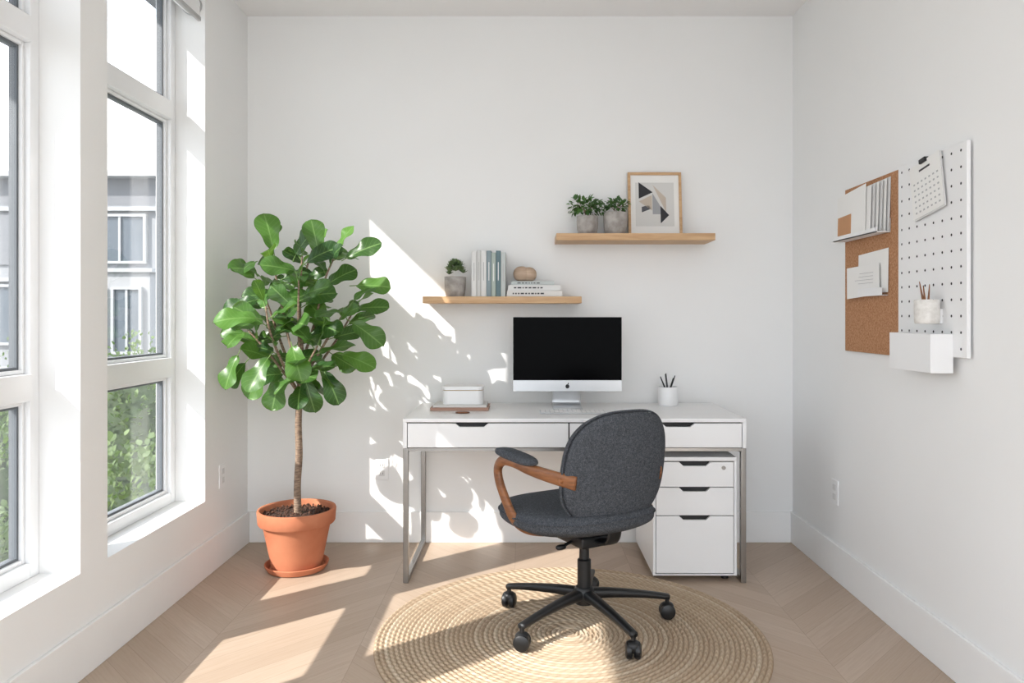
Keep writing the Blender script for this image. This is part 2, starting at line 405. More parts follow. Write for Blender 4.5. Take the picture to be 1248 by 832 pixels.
bush('garden_bush',-4.9,11.0,0.9,0.9,-0.6,1500)

# ------------------------------------------------------------------ desk
d=grp('desk')
DX0,DX1,DY0,DY1=-0.556,1.007,3.36,3.965
box('top',DX0,DX1,DY0,DY1,0.732,0.75,M_white,d,bevel=0.003)
boxes('carcass',[bx(DX0,DX0+0.018,DY0,DY1,0.615,0.732),bx(DX1-0.018,DX1,DY0,DY1,0.615,0.732),bx(DX0+0.018,DX1-0.018,DY0+0.03,DY1,0.615,0.628),
   bx(DX0+0.018,DX1-0.018,DY1-0.015,DY1,0.628,0.732)],M_white,d,bevel=0.001)
box('drawer_cavity',DX0+0.02,DX1-0.02,DY0+0.022,DY0+0.03,0.628,0.730,M_dark,d)  # solid dark panel paints the shade behind the drawer notches
def front(name,x0,x1,z0,z1,hc,hw,y0,y1,par,hd=0.016):
    return prism(name,[(x0,z0),(x1,z0),(x1,z1),(hc+hw,z1),(hc+hw-0.02,z1-hd),(hc-hw+0.02,z1-hd),(hc-hw,z1),(x0,z1)],y0,y1,M_white,par,bevel=0.0012)
DM=0.2
front('drawer_1',DX0+0.021,DM-0.003,0.618,0.727,-0.243,0.075,DY0+0.001,DY0+0.018,d)
front('drawer_2',DM+0.003,DX1-0.021,0.618,0.727,0.698,0.075,DY0+0.001,DY0+0.018,d)
T=0.024
def leg(n,x):
    boxes('leg_loop_%d'%n,[bx(x,x+T,DY0+0.002,DY0+0.002+T,0,0.615),bx(x,x+T,DY1-T,DY1,0,0.615),bx(x,x+T,DY0+0.002+T,DY1-T,0,T),bx(x,x+T,DY0+0.002+T,DY1-T,0.591,0.615)],M_chrome,d,bevel=0.002)
leg(1,DX0); leg(2,DX1-T)
boxes('front_rail',[bx(DX0+T,DX1-T,DY0+0.004,DY0+0.024,0.601,0.615),bx(DX0+T,DX1-T,DY1-0.024,DY1-0.004,0.601,0.615)],M_chrome,d)

# drawer cabinet
c=grp('drawer_cabinet')
CX0,CX1,CY0,CY1=0.585,0.968,3.377,3.90
box('body',CX0,CX1,CY0+0.02,CY1,0.03,0.553,M_white,c,bevel=0.002)
box('top_panel',CX0,CX1,CY0,CY1,0.553,0.571,M_white,c,bevel=0.002)
boxes('side_edges',[bx(CX0,CX0+0.012,CY0,CY0+0.02,0.03,0.553),bx(CX1-0.012,CX1,CY0,CY0+0.02,0.03,0.553),bx(CX0+0.012,CX1-0.012,CY0,CY0+0.02,0.03,0.036)],M_white,c)
box('recess',CX0+0.012,CX1-0.012,CY0+0.016,CY0+0.0205,0.036,0.553,M_dark,c)  # dark sheet paints the unlit gap behind the cabinet drawer notches
hc=(CX0+CX1)/2
for i,(z0,z1) in enumerate(((0.435,0.548),(0.305,0.431),(0.040,0.301))):
    front('drawer_%d'%(i+1),CX0+0.0145,CX1-0.0145,z0,z1,hc,0.072,CY0+0.001,CY0+0.015,c,0.018)
cyl('lock',(CX1-0.06,CY0-0.003,0.522),0.009,0.005,M_chrome,c,axis='Y',n=20)
for i,(x,y) in enumerate(((CX0+.04,CY0+.06),(CX1-.04,CY0+.06),(CX0+.04,CY1-.05),(CX1-.04,CY1-.05))):
    cyl('foot_%d'%i,(x,y,0.012 if i==0 else 0.0),0.018,0.02 if i==0 else 0.032,M_blackp,c,n=16)

# ------------------------------------------------------------------ rug
prof=[(0.0001,0.007)]
nr=40
for i in range(nr):
    for k in range(1,5):
        prof.append(((i+k/4)*RSTEP,0.004+0.006*math.sin(math.pi*(k/4)) if k<4 else 0.004))
prof.append((nr*RSTEP,0.0))
lathe('round_jute_rug',prof,M_rug,None,n=220,loc=(0.172,2.82,0.0),smooth=False)

# ------------------------------------------------------------------ office chair
TH=math.radians(30)
ch=grp('office_chair',(0.232,2.90,0.011),(0,0,TH))
hub=lathe('base_hub',[(0.02,0.075),(0.036,0.08),(0.042,0.10),(0.040,0.135),(0.032,0.145),(0.0,0.145)],M_blackp,ch,n=32)
lathe('gas_column',[(0.027,0.14),(0.027,0.25),(0.020,0.255),(0.018,0.36),(0.0,0.36)],M_blackp,ch,n=28)
for i in range(5):
    a=math.radians(80+72*i)-TH; dx,dy=math.cos(a),math.sin(a)
    sweep('base_leg_%d'%(i+1),[(dx*.02,dy*.02,.118),(dx*.12,dy*.12,.114),(dx*.24,dy*.24,.102),(dx*.345,dy*.345,.086)],[(0.024,0.021),(0.020,0.017),(0.017,0.013),(0.015,0.010)],M_blackp,ch,k=5,n=12,side=(-dy,dx,0),pw=0.6)
    cx,cy=dx*.338,dy*.338
    b=math.radians(40+i*95); wx,wy=math.cos(b),math.sin(b)
    o=cyl('caster_stem_%d'%(i+1),(cx,cy,.05),.009,.035,M_blackp,ch,n=12)
    for s,nm in ((-1,'a'),(1,'b')):
        w=lathe('caster_%d_wheel_%s'%(i+1,nm),[(0.0,-.013),(.02,-.013),(.029,-.008),(.031,0),(.029,.008),(.02,.013),(0.0,.013)],M_blackp,ch,n=28,axis='X')
        w.location=(cx+wx*.015*s,cy+wy*.015*s,.031); w.rotation_euler=(0,0,b)
    sellip('caster_hood_%d'%(i+1),(cx,cy,.044),.027,.027,.022,M_blackp,ch,0.8,1,20,10)
box('tilt_mechanism',-.085,.085,-.11,.12,.328,.372,M_blackp,ch,bevel=0.008)
sweep('height_lever',[(-.06,-.03,.345),(-.10,-.04,.340),(-.13,-.05,.335)],[(.006,.006)]*2,M_blackp,ch,n=10)
sellip('height_lever_knob',(-.142,-.052,.334),.022,.012,.010,M_blackp,ch,0.8,0.8,16,8)
pw=lambda v,e: math.copysign(abs(v)**e,v)
def seatfn(x,y,z):
    rr=(x/.29)**2+(y/.29)**2
    if z<0: z*=1.12-0.35*min(rr,1)
    else: z=z*0.9-0.014*(1-min(rr,1))
    z+=0.02*max(0,(-y-0.08))/0.18
    if y>0.14: z-=0.6*(y-0.14)**2
    x*=1+0.06*(y/.28)
    return x,y,z
SC=(-.004,0.040,.430)
sellip('seat_cushion',SC,.284,.288,.062,M_fabric,ch,0.6,0.78,64,28,seatfn)
V=[]
for i in range(96):
    b=2*math.pi*i/96; e=.78
    q=seatfn(.2855*pw(math.cos(b),e),.2895*pw(math.sin(b),e),0.010); V.append((q[0]+SC[0],q[1]+SC[1],q[2]+SC[2]))
sweep('seat_piping',V+[V[0]],[(.0035,.0035)]*2,M_fabric,ch,k=1,n=8)
# backrest
BC=(0.008,-.235,.648)
BE=.70
def backfn(x,y,z):
    x*=1-0.02*(z/.205)-0.02*(z/.205)**2
    yy=y+1.0*x*x - 0.16*z + 0.35*z*z*(1 if z<0 else 0.2)
    return x,yy,z
def bsurf(name,rx,ry,rz,mt,off=0,e1=.35):
    V=[];F=[];nu=72;nv=20
    for j in range(nv+1):
        a=-math.pi/2+math.pi*j/nv
        for i in range(nu):
            b=2*math.pi*i/nu
            x=rx*pw(math.cos(a),e1)*pw(math.cos(b),BE); z=rz*pw(math.cos(a),e1)*pw(math.sin(b),BE); y=ry*pw(math.sin(a),.9)+off
            q=backfn(x,y,z); V.append((q[0]+BC[0],q[1]+BC[1],q[2]+BC[2]))
    for j in range(nv):
        for i in range(nu):
            a=j*nu+i;b=j*nu+(i+1)%nu; F.append((a,a+nu,b+nu,b))
    return obj(name,V,F,mt,ch,smooth=True)
bsurf('backrest_cushion',.228,.028,.212,M_fabric,0.012)
bsurf('backrest_shell',.226,.022,.210,M_fabric,-0.012,0.3)
V=[]
for i in range(96):
    b=2*math.pi*i/96
    x=.2305*pw(math.cos(b),BE); z=.2145*pw(math.sin(b),BE)
    q=backfn(x,-0.004,z); V.append((q[0]+BC[0],q[1]+BC[1],q[2]+BC[2]))
sweep('backrest_piping',V+[V[0]],[(.004,.004)]*2,M_fabric,ch,k=1,n=8)
sweep('back_support',[(0,-.06,.355),(0,-.17,.36),(0,-.205,.43),(0,-.215,.55)],[(.03,.008),(.03,.007),(.028,.006)],M_blackp,ch,n=12,side=(1,0,0),pw=.6)
for s,nm in ((-1,'left'),(1,'right')):
    P=[(s*.190,-.225,.612),(s*.235,-.150,.625),(s*.275,-.04,.640),(s*.290,.06,.652),(s*.296,.125,.645),(s*.298,.160,.610),(s*.296,.152,.560),(s*.292,.107,.495),(s*.282,.06,.435),(s*.245,.02,.400),(s*.18,.0,.385)]
    sweep('arm_frame_'+nm,P,[(.010,.026),(.012,.024),(.013,.020),(.014,.020),(.014,.021),(.013,.023),(.012,.025),(.010,.027),(.009,.025)],M_walnut,ch,k=8,n=20,side=(1,0,0),pw=.8)
    def padfn(x,y,z):
        return x+s*0.06*y, y, z+0.06*y-0.6*max(0,y-.05)**2
    sellip('arm_pad_'+nm,(s*.288,.035,.677),.036,.128,.018,M_fabric,ch,.7,.7,32,14,padfn)
    cyl('arm_bolt_'+nm,(s*.222 if s>0 else -.234,-.185,.619),.009,.012,M_walnut,ch,axis='X',n=16)

# ------------------------------------------------------------------ desktop computer
dc=grp('desktop_computer')
box('display_housing',-.062,.488,3.72,3.735,.836,1.212,M_alu,dc,bevel=.005)
sellip('rear_bulge',(.213,3.757,1.03),.25,.030,.16,M_alu,dc,.8,.6,32,16)
box('black_glass_panel',-.060,.486,3.7180,3.7205,.893,1.210,M_screen,dc,bevel=.001)
box('chin',-.061,.487,3.7182,3.7205,.837,.8925,M_alu,dc,bevel=.001)
sellip('fruit_logo',(.213,3.7182,.862),.010,.0008,.011,M_dark,dc,1,1,16,8)
sellip('fruit_logo_leaf',(.217,3.7182,.8765),.003,.0008,.004,M_dark,dc,1,1,10,6)
sweep('stand',[(.213,3.665,.7545),(.213,3.74,.7545),(.213,3.815,.762),(.213,3.815,.82),(.213,3.79,.93)],[(.075,.0045),(.075,.004),(.074,.004),(.07,.004)],M_alu,dc,k=8,n=16,side=(1,0,0),pw=.35)
kb=grp('keyboard')
box('tray',.07,.385,3.51,3.625,.7505,.757,M_alu,kb,bevel=.003)
K=[]
for r_ in range(5):
    for k in range(14):
        x=.077+k*.0217; y=3.516+r_*.0208
        if r_==0 and 4<=k<=8:
            if k==4: K.append(bx(x,x+.0217*5-.003,y,y+.0175,.757,.7595))
            continue
        K.append(bx(x,x+.0187,y,y+.0175,.757,.7595))
boxes('keys',K,M_white,kb,bevel=.001)
mo=grp('computer_mouse')
sellip('shell',(.47,3.57,.7585),.029,.053,.012,M_white,mo,.8,.85,32,16)
def cup(name,c,r,h,m,par):
    x,y,z=c
    return lathe(name,[(r*.92,0),(r*.98,.004),(r,.012),(r,h-.002),(r-.001,h),(r-.004,h),(r-.005,h-.003),(r-.005,.012),(0,.01)],m,par,(x,y,z),40)
pc=grp('pencil_cup')
cup('cup',(.745,3.85,.7502),.051,.098,M_white,pc)
for i,(a,ln,mm) in enumerate(((0.3,.14,M_blackp),(1.7,.15,M_blackp),(2.9,.135,M_blackp),(4.2,.15,M_ink),(5.3,.13,M_blackp))):
    b=Vector((.745+.015*math.cos(a+3),3.85+.015*math.sin(a+3),.765)); t=Vector((.745+.04*math.cos(a),3.85+.03*math.sin(a),.765+ln))
    sweep('pen_%d'%i,[b,(b+t)/2,t],[(.0048,.0048),(.0048,.0048),(.0025,.0025)],mm,pc,k=2,n=10)
def book(name,x0,x1,y0,y1,z0,z1,m,par,orient):
    t=.0025;e=.004
    if orient=='stand':
        boxes(name+'_cover',[bx(x0,x0+t,y0,y1,z0,z1),bx(x1-t,x1,y0,y1,z0,z1),bx(x0+t,x1-t,y0,y0+t,z0,z1)],m,par,bevel=.0008)
        box(name+'_pages',x0+t,x1-t,y0+t,y1-e,z0+e*.6,z1-e,M_paper,par)
    else:
        boxes(name+'_cover',[bx(x0,x1,y0,y1,z0,z0+t),bx(x0,x1,y0,y1,z1-t,z1),bx(x0,x1,y0,y0+t,z0+t,z1-t)],m,par,bevel=.0008)
        box(name+'_pages',x0+e,x1-e,y0+t,y1-e,z0+t,z1-t,M_paper,par)
M_b=[mat('book_%d'%i,srgb(*c_),.6,var=.03) for i,c_ in enumerate([(224,224,222),(208,208,206),(136,152,158),(172,184,176),(100,124,130),(194,200,198),(172,136,118),(224,222,218)])]
nb=grp('stacked_notebooks')
book('notebook_1',-.467,-.18,3.63,3.82,.7502,.765,M_b[6],nb,'flat')
book('notebook_2',-.455,-.19,3.64,3.81,.7652,.777,M_b[7],nb,'flat')
tb=grp('storage_tin')
def rrbox(name,cx,cy,w,dp,z0,z1,r,m,par):
    pts=[]
    for k,(sx,sy) in enumerate(((1,1),(-1,1),(-1,-1),(1,-1))):
        for j in range(9):
            a=math.pi/2*k+math.pi/2*j/8
            pts.append((cx+sx*(w/2-r)+r*math.cos(a),cy+sy*(dp/2-r)+r*math.sin(a)))
    n=len(pts); V=[(x,y,z0) for x,y in pts]+[(x,y,z1) for x,y in pts]
    F=[tuple(range(n-1,-1,-1)),tuple(range(n,2*n))]+[(i,(i+1)%n,(i+1)%n+n,i+n) for i in range(n)]
    return obj(name,V,F,m,par,bevel=.002)
rrbox('body',-.31,3.725,.20,.13,.7772,.846,.03,M_whitem,tb)
rrbox('band',-.31,3.725,.202,.132,.846,.849,.03,M_gold,tb)
rrbox('lid',-.31,3.725,.204,.134,.849,.866,.03,M_white,tb)
wd=grp('wooden_coaster')
sellip('disc',(-.30,3.545,.7545),.035,.025,.004,M_walnut,wd,.6,1,28,8)

# ------------------------------------------------------------------ shelves
def shelf(name,x0,x1,z0,z1):
    return box(name,x0,x1,3.76,3.98,z0,z1,M_oak,None,bevel=.002)
shelf('floating_shelf',.159,.969,1.602,1.638)
shelf('floating_shelf',-.522,.288,1.281,1.316)
def pot(name,c,r,h,m,par):
    x,y,z=c
    lathe(name,[(r*.80,0),(r*.86,.004),(r*.97,h*.35),(r,h*.6),(r,h-.003),(r-.002,h),(r-.006,h),(r-.007,h-.012),(0,h-.012)],m,par,(x,y,z),40)
    cyl(name+'_soil',(x,y,z+h-.016),r-.008,.006,M_soil,par,n=24)
def foliage(name,c,rx,rz,n,Ls,m,par,prof=OVAL,down=0.0,stemmat=M_herb):
    it=[];C=Vector(c)
    for i in range(n):
        a=U(0,6.283);e=math.asin(U(-.25-down,1.0)); k=U(.35,1.0)
        d_=Vector((math.cos(e)*math.cos(a),math.cos(e)*math.sin(a),math.sin(e)))
        b=C+Vector((d_.x*rx*k,d_.y*rx*.75*k,d_.z*rz*k))
        it.append((b,d_+Vector((U(-.7,.7),U(-.7,.7),U(-.5,.5))),(U(-.5,.5),U(-1.0,.1),1),U(*Ls),R()))
    leaves(name,it,prof,m,par,4,2,.25,.3,.02)
    for i in range(9):
        a=U(0,6.28);k=U(.3,.85)
        sweep('stem_%d'%i,[(C.x,C.y,C.z-rz*.9),(C.x+rx*.3*k*math.cos(a),C.y+.2*rx*math.sin(a),C.z-.2*rz),(C.x+rx*k*math.cos(a),C.y+rx*.6*k*math.sin(a),C.z+rz*.5*k)],[(.0015,.0015)]*2,M_bark,par,k=3,n=6)
p1=grp('potted_herb'); pot('pot',(.326,3.865,1.6382),.056,.10,M_concrete,p1); foliage('foliage',(.318,3.86,1.780),.095,.056,190,(.020,.036),M_herb,p1,down=.3)
p2=grp('potted_herb'); pot('pot',(.472,3.865,1.6382),.062,.118,M_concrete,p2); foliage('foliage',(.472,3.86,1.785),.072,.045,130,(.018,.030),M_herb,p2,down=.1)
p3=grp('potted_succulent'); pot('pot',(-.366,3.865,1.3162),.056,.105,M_concrete,p3)
it=[]
for q in range(24):
    a=q*2.4; rr=.006+.038*math.sqrt(q/24); cx,cy,cz=-.366+rr*math.cos(a),3.865+rr*math.sin(a)*.9,1.430+.05*(1-q/24)+U(0,.02)
    for j in range(16):
        aa=j*2.4; el=.25+j*.07
        it.append(((cx,cy,cz),(math.cos(aa)*math.cos(el),math.sin(aa)*math.cos(el),math.sin(el)),(0,0,1),.027-.0006*j,R()))
leaves('foliage',it,[.12,.2,.27,.24,.14,.01],M_succ,p3,5,2,.5,-.25,0)
pf=grp('framed_picture',(.692,3.925,1.6385),(math.radians(-6.5),0,0))
w2,hh,fr=.143,.348,.014
boxes('frame',[bx(-w2,-w2+fr,-.012,.008,0,hh),bx(w2-fr,w2,-.012,.008,0,hh),bx(-w2+fr,w2-fr,-.012,.008,0,fr),bx(-w2+fr,w2-fr,-.012,.008,hh-fr,hh)],M_oak,pf,bevel=.001)
box('mat_board',-w2+fr,w2-fr,-.003,.006,fr,hh-fr,M_paper,pf)
box('art_paper',-w2+.04,w2-.04,-.0036,-.003,.055,hh-.055,mat('art_paper',srgb(214,213,210),.8),pf)
def art(n,pts,m_,y): prism('art_shape_%d'%n,pts,y-.0003,y,m_,pf)
A_blk=mat('art_black',srgb(48,48,52),.8); A_gry=mat('art_grey',srgb(160,161,164),.8); A_bei=mat('art_beige',srgb(196,184,170),.8); A_dg=mat('art_slate',srgb(86,88,94),.8)
art(1,[(-.085,.205),(-.01,.24),(-.085,.295)],A_blk,-.0037)
art(2,[(-.085,.19),(-.015,.14),(-.015,.225)],A_bei,-.0040)
art(3,[(-.01,.28),(.06,.13),(.06,.21)],A_bei,-.0043)
art(4,[(-.012,.235),(-.012,.12),(.055,.12)],A_gry,-.0046)
art(5,[(.03,.07),(.075,.115),(.03,.165)],A_blk,-.0049)
art(6,[(-.07,.13),(-.02,.15),(-.03,.17),(-.07,.16)],A_dg,-.0040)
sb=grp('standing_books')
x=-.276
for i,(w_,h_,mi) in enumerate(((.026,.232,0),(.02,.238,1),(.028,.236,0),(.024,.236,2),(.022,.226,3),(.024,.236,4),(.024,.228,5))):
    book('book_%d'%i,x,x+w_,3.80,3.95,1.3163,1.3163+h_,M_b[mi],sb,'stand')
    boxes('title_%d'%i,[bx(x+w_*.42,x+w_*.58,3.7992,3.8,1.3163+h_*.35,1.3163+h_*.75)],M_papergrey if mi in(0,1,5) else M_paper,sb)
    x+=w_+.0012
st=grp('stacked_books')
for i,(x0,x1,z0,z1,mi) in enumerate(((-.094,.192,1.3163,1.347,7),(-.088,.182,1.3473,1.376,0),(-.07,.15,1.3763,1.396,5))):
    book('book_%d'%i,x0,x1,3.79+.01*i,3.955,z0,z1,M_b[mi],st,'flat')
    L=[]; xx=x0+.03
    while xx<x1-.09:
        w_=U(.006,.02); L.append(bx(xx,xx+w_,3.789+.01*i,3.79+.01*i,z0+(z1-z0)*.38,z0+(z1-z0)*.62)); xx+=w_+.006
    boxes('title_%d'%i,L,M_ink,st)
so=grp('carved_wood_ornament')
sellip('ball_1',(-.018,3.87,1.396+.04),.044,.04,.0405,M_beigestone,so,.9,1,32,20)
sellip('ball_2',(.018,3.875,1.396+.038),.042,.038,.0385,M_beigestone,so,.9,1,32,20)

# ------------------------------------------------------------------ outlets
def outlet(name,wall,u,z):
    o=grp(name)
    if wall=='b':
        box('plate',u-.036,u+.036,YB-.006,YB,z-.057,z+.057,M_white,o,bevel=.002)
        for k in (-.022,.022):
            box('socket',u-.016,u+.016,YB-.008,YB-.006,z+k-.014,z+k+.014,M_paperoff,o,bevel=.001)
            boxes('slots',[bx(u-.007,u-.005,YB-.0085,YB-.008,z+k-.005,z+k+.005),bx(u+.005,u+.007,YB-.0085,YB-.008,z+k-.005,z+k+.005)],M_dark,o)
    else:
        s=1 if wall=='l' else -1; X0=XL if wall=='l' else XR
        xs=sorted((X0,X0+s*.006)); box('plate',xs[0],xs[1],u-.036,u+.036,z-.057,z+.057,M_white,o,bevel=.002)
        xs=sorted((X0+s*.006,X0+s*.008))
        for k in (-.022,.022): box('socket',xs[0],xs[1],u-.016,u+.016,z+k-.014,z+k+.014,M_paperoff,o,bevel=.001)
outlet('wall_outlet','b',-.772,.392)
outlet('wall_outlet','l',3.64,.43)
outlet('wall_outlet','r',3.43,.40)

# ------------------------------------------------------------------ right wall boards
cb=grp('cork_bulletin_board')
box('cork',XR-.012,XR,2.817,3.30,1.062,1.777,M_cork,cb,bevel=.001)
pb=grp('pegboard')
PX=XR-.022
box('panel',PX,XR-.008,2.373,2.812,1.079,1.783,M_whitem,pb,bevel=.003)
boxes('standoffs',[bx(XR-.008,XR,y,y+.03,z,z+.03) for y in (2.41,2.75) for z in (1.12,1.71)],M_whitem,pb)
V=[];F=[]
for iy in range(8):
    for iz in range(13):
        y=2.405+iy*.054; z=1.108+iz*.054; b=len(V)
        for k in range(10):
            a=2*math.pi*k/10; V.append((PX-.0006,y+.0048*math.cos(a),z+.0048*math.sin(a)))
        F.append(tuple(b+k for k in range(10)))
obj('holes',V,F,M_dark,pb)  # flat dark discs on the panel face, painting the shade of holes
rk=grp('hanging_file_rack')
RX=XR-.012
boxes('tray',[bx(RX-.055,RX,2.89,3.30,1.545,1.549),bx(RX-.055,RX-.052,2.89,3.30,1.545,1.565),bx(RX-.002,RX,2.89,3.30,1.545,1.60)],M_whitem,rk)
def sheet(name,pts,m_,par,t=.0012):
    n=len(pts); P=[Vector(p) for p in pts]; nn=(P[1]-P[0]).cross(P[2]-P[0]).normalized()*t
    V=[p for p in P]+[p+nn for p in P]
    F=[tuple(range(n-1,-1,-1)),tuple(range(n,2*n))]+[(i,(i+1)%n,(i+1)%n+n,i+n) for i in range(n)]
    return obj(name,V,F,m_,par)
for i in range(6):
    o=.005+i*.0075; y=2.885+i*.016
    sheet('paper_%d'%i,[(RX-o-.003,y,1.55),(RX-o-.003,3.20,1.55),(RX-o+.003,3.20,1.755-.003*i),(RX-o+.003,y,1.762-.004*i)],M_paper if i%2 else M_paperoff,rk)
sheet('paper_6',[(RX-.0495,3.0,1.55),(RX-.0495,3.27,1.55),(RX-.046,3.27,1.735),(RX-.046,3.0,1.755)],M_paper,rk)
sheet('kraft_card',[(RX-.0512,3.13,1.552),(RX-.0512,3.26,1.552),(RX-.049,3.26,1.645),(RX-.049,3.13,1.650)],M_kraft,rk)
nh=grp('pinned_notes')
boxes('pocket',[bx(RX-.025,RX-.023,2.91,3.12,1.30,1.33),bx(RX-.025,RX,2.91,3.12,1.298,1.30)],M_whitem,nh)
sheet('note_1',[(RX-.006,2.90,1.31),(RX-.006,3.16,1.31),(RX-.003,3.16,1.475),(RX-.003,2.90,1.485)],M_paper,nh)
sheet('note_2',[(RX-.018,2.945,1.303),(RX-.018,3.24,1.290),(RX-.012,3.255,1.425),(RX-.012,2.96,1.43)],M_paper,nh)
boxes('writing',[bx(RX-.0175,RX-.0165,3.0,3.0+U(.08,.17),1.395-.014*i-.0015,1.395-.014*i) for i in range(4)],M_papergrey,nh)
cal=grp('wall_calendar',(PX-.008,2.595,1.672),(math.radians(-9),0,0))
boxes('sheet',[bx(-.004,-.0025,-.098,.098,-.096,.096)],M_paper,cal)
boxes('sheet_back',[bx(-.002,0,-.104,.092,-.102,.092)],M_paperoff,cal)
L=[bx(-.0046,-.004,-.082+k*.025,-.072+k*.025,-.080+j*.021,-.074+j*.021) for k in range(7) for j in range(6)]
boxes('dates',L,M_papergrey,cal)
boxes('heading',[bx(-.0046,-.004,-.035,.035,.064,.071)],M_ink,cal)
box('clip',-.012,.004,-.02,.02,.087,.103,M_blackp,cal,bevel=.002)
pk=grp('pencil_pot')
cup('cup',(PX-.046,2.525,1.190),.040,.082,M_ceram,pk)
box('bracket',PX-.012,PX,2.510,2.540,1.19,1.24,M_whitem,pk)
for i,(a,ln) in enumerate(((0.6,.125),(2.2,.135),(3.6,.12))):
    b=Vector((PX-.046,2.525,1.20)); t=b+Vector((.022*math.cos(a),.03*math.sin(a),ln))
    sweep('pencil_%d'%i,[b,(b+t)/2,t],[(.0042,.0042),(.0042,.0042),(.0015,.0015)],M_walnut,pk,k=2,n=8)
wb=grp('hanging_pegboard_bin')
BX0=1.344
boxes('bin',[bx(BX0,BX0+.004,2.449,2.724,1.026,1.156),bx(BX0+.004,PX,2.449,2.453,1.026,1.156),bx(BX0+.004,PX,2.720,2.724,1.026,1.156),
   bx(BX0+.004,PX,2.453,2.720,1.026,1.030),bx(PX-.004,PX,2.453,2.720,1.03,1.156)],M_white,wb,bevel=.001)
box('papers',BX0+.02,PX-.01,2.48,2.70,1.031,1.150,M_paper,wb)

# ------------------------------------------------------------------ fiddle leaf fig
fg=grp('potted_fiddle_leaf_fig')
px,py=-1.10,3.56
lathe('saucer',[(.11,0),(.135,.004),(.148,.026),(.150,.032),(.146,.034),(.140,.030),(.128,.012),(0,.012)],M_terra,fg,(px,py,0),56)
lathe('pot',[(.108,.013),(.116,.016),(.157,.215),(.160,.222),(.176,.224),(.180,.23),(.184,.285),(.182,.292),(.174,.293),(.168,.289),(.163,.255),(0,.25)],M_terra,fg,(px,py,0),64)
lathe('soil',[(.0001,.268),(.08,.266),(.166,.258)],M_soil,fg,(px,py,0),32)
V=[];F=[]
for i in range(420):
    a=U(0,6.28);r_=.16*math.sqrt(R()); s=U(.004,.010); c0=Vector((px+r_*math.cos(a),py+r_*math.sin(a),.264+U(0,.006))); b=len(V)
    for dd in ((1,0,0),(-1,0,0),(0,1,0),(0,-1,0),(0,0,1),(0,0,-1)): V.append(c0+Vector(dd)*s*U(.6,1.2))
    F+=[(b+q[0],b+q[1],b+q[2]) for q in ((0,2,4),(2,1,4),(1,3,4),(3,0,4),(2,0,5),(1,2,5),(3,1,5),(0,3,5))]
obj('bark_chips',V,F,mat('bark_chip',srgb(98,66,50),.9,vscale=90,col2=srgb(48,34,28)),fg)
tp=[(px+.004,py,.25),(px+.002,py,.40),(px+.010,py,.55),(px+.006,py+.003,.70),(px+.014,py,.86),(px+.022,py,1.0),(px+.018,py,1.15)]
sweep('trunk',tp,[(.019,.019),(.0165,.0165),(.0175,.0175),(.016,.016),(.015,.015),(.012,.012),(.009,.009)],M_bark,fg,k=8,n=14)
br=[
 [(.012,0,.84),(-.06,-.04,.96),(-.15,-.06,1.08),(-.21,-.07,1.15)],
 [(.018,0,.92),(-.05,.02,1.12),(-.10,.03,1.35),(-.13,.02,1.52)],
 [(.018,0,1.05),(.02,-.04,1.25),(.04,-.07,1.40),(.05,-.08,1.50)],
 [(.018,0,1.10),(.0,.05,1.3),(.02,.08,1.44),(.05,.08,1.54)],
 [(.02,0,.98),(.09,-.02,1.18),(.14,-.03,1.38),(.19,-.02,1.51)],
 [(.02,0,.90),(.11,-.06,1.02),(.20,-.08,1.16),(.27,-.08,1.26)],
 [(.015,0,.86),(.08,.05,.96),(.17,.08,1.10),(.24,.09,1.22)],
 [(.015,0,.82),(.05,-.09,.92),(.10,-.15,1.00),(.15,-.18,1.08)],
 [(.012,0,.84),(-.03,-.10,.98),(-.07,-.17,1.14),(-.08,-.2,1.26)],
 [(.012,0,.88),(-.08,.06,1.04),(-.15,.08,1.22),(-.20,.06,1.38)],
 [(.018,0,1.00),(.04,-.10,1.12),(.06,-.17,1.26),(.07,-.2,1.38)],
]
random.seed(33)
items=[]
pets=[]
def okleaf(b,dv,L):
    t=b+dv*L
    return -1.45<t.x and t.y<3.90 and b.x>-1.42
def addleaf(b,dv,nv,L,tone):
    dv=dv.normalized()
    if not okleaf(b,dv,L+.03):
        dv=Vector((max(dv.x,-.1),min(dv.y,0.0)-.5,dv.z)).normalized()
        if not okleaf(b,dv,L+.03): return
    e=b+dv*.032
    pets.append((b,e)); items.append((e,dv,nv,L,tone))
for bi,P in enumerate(br):
    P=[(px+a,py+b,c_) for a,b,c_ in P]
    sweep('branch_%d'%bi,P,[(.008,.008),(.006,.006),(.004,.004)],M_bark,fg,k=6,n=8)
    C=catmull(P,12); N=len(C); ga=U(0,6)
    for k in range(9):
        t=.26+.74*k/8; q=C[min(int(t*(N-1)),N-1)]
        tg=(C[min(int(t*(N-1))+1,N-1)]-C[max(int(t*(N-1))-2,0)]).normalized()
        ga+=2.4
        rad=Vector((math.cos(ga),math.sin(ga),0))
        dv=rad*(1.0 if k<8 else .2)+tg*(.25+.5*t)+Vector((0,0,U(-.6,.6)-(.35 if q.z<1.05 else 0)))
        nv=Vector((U(-.9,.9)-rad.x*.2,-.7+U(-.6,.6),.65))
        tone=min(1,max(0,.02+.6*R()**1.3+(.35 if k>6 else 0)))
        addleaf(q,dv,nv,U(.11,.175)*(1.0 if k<7 else .8),tone)
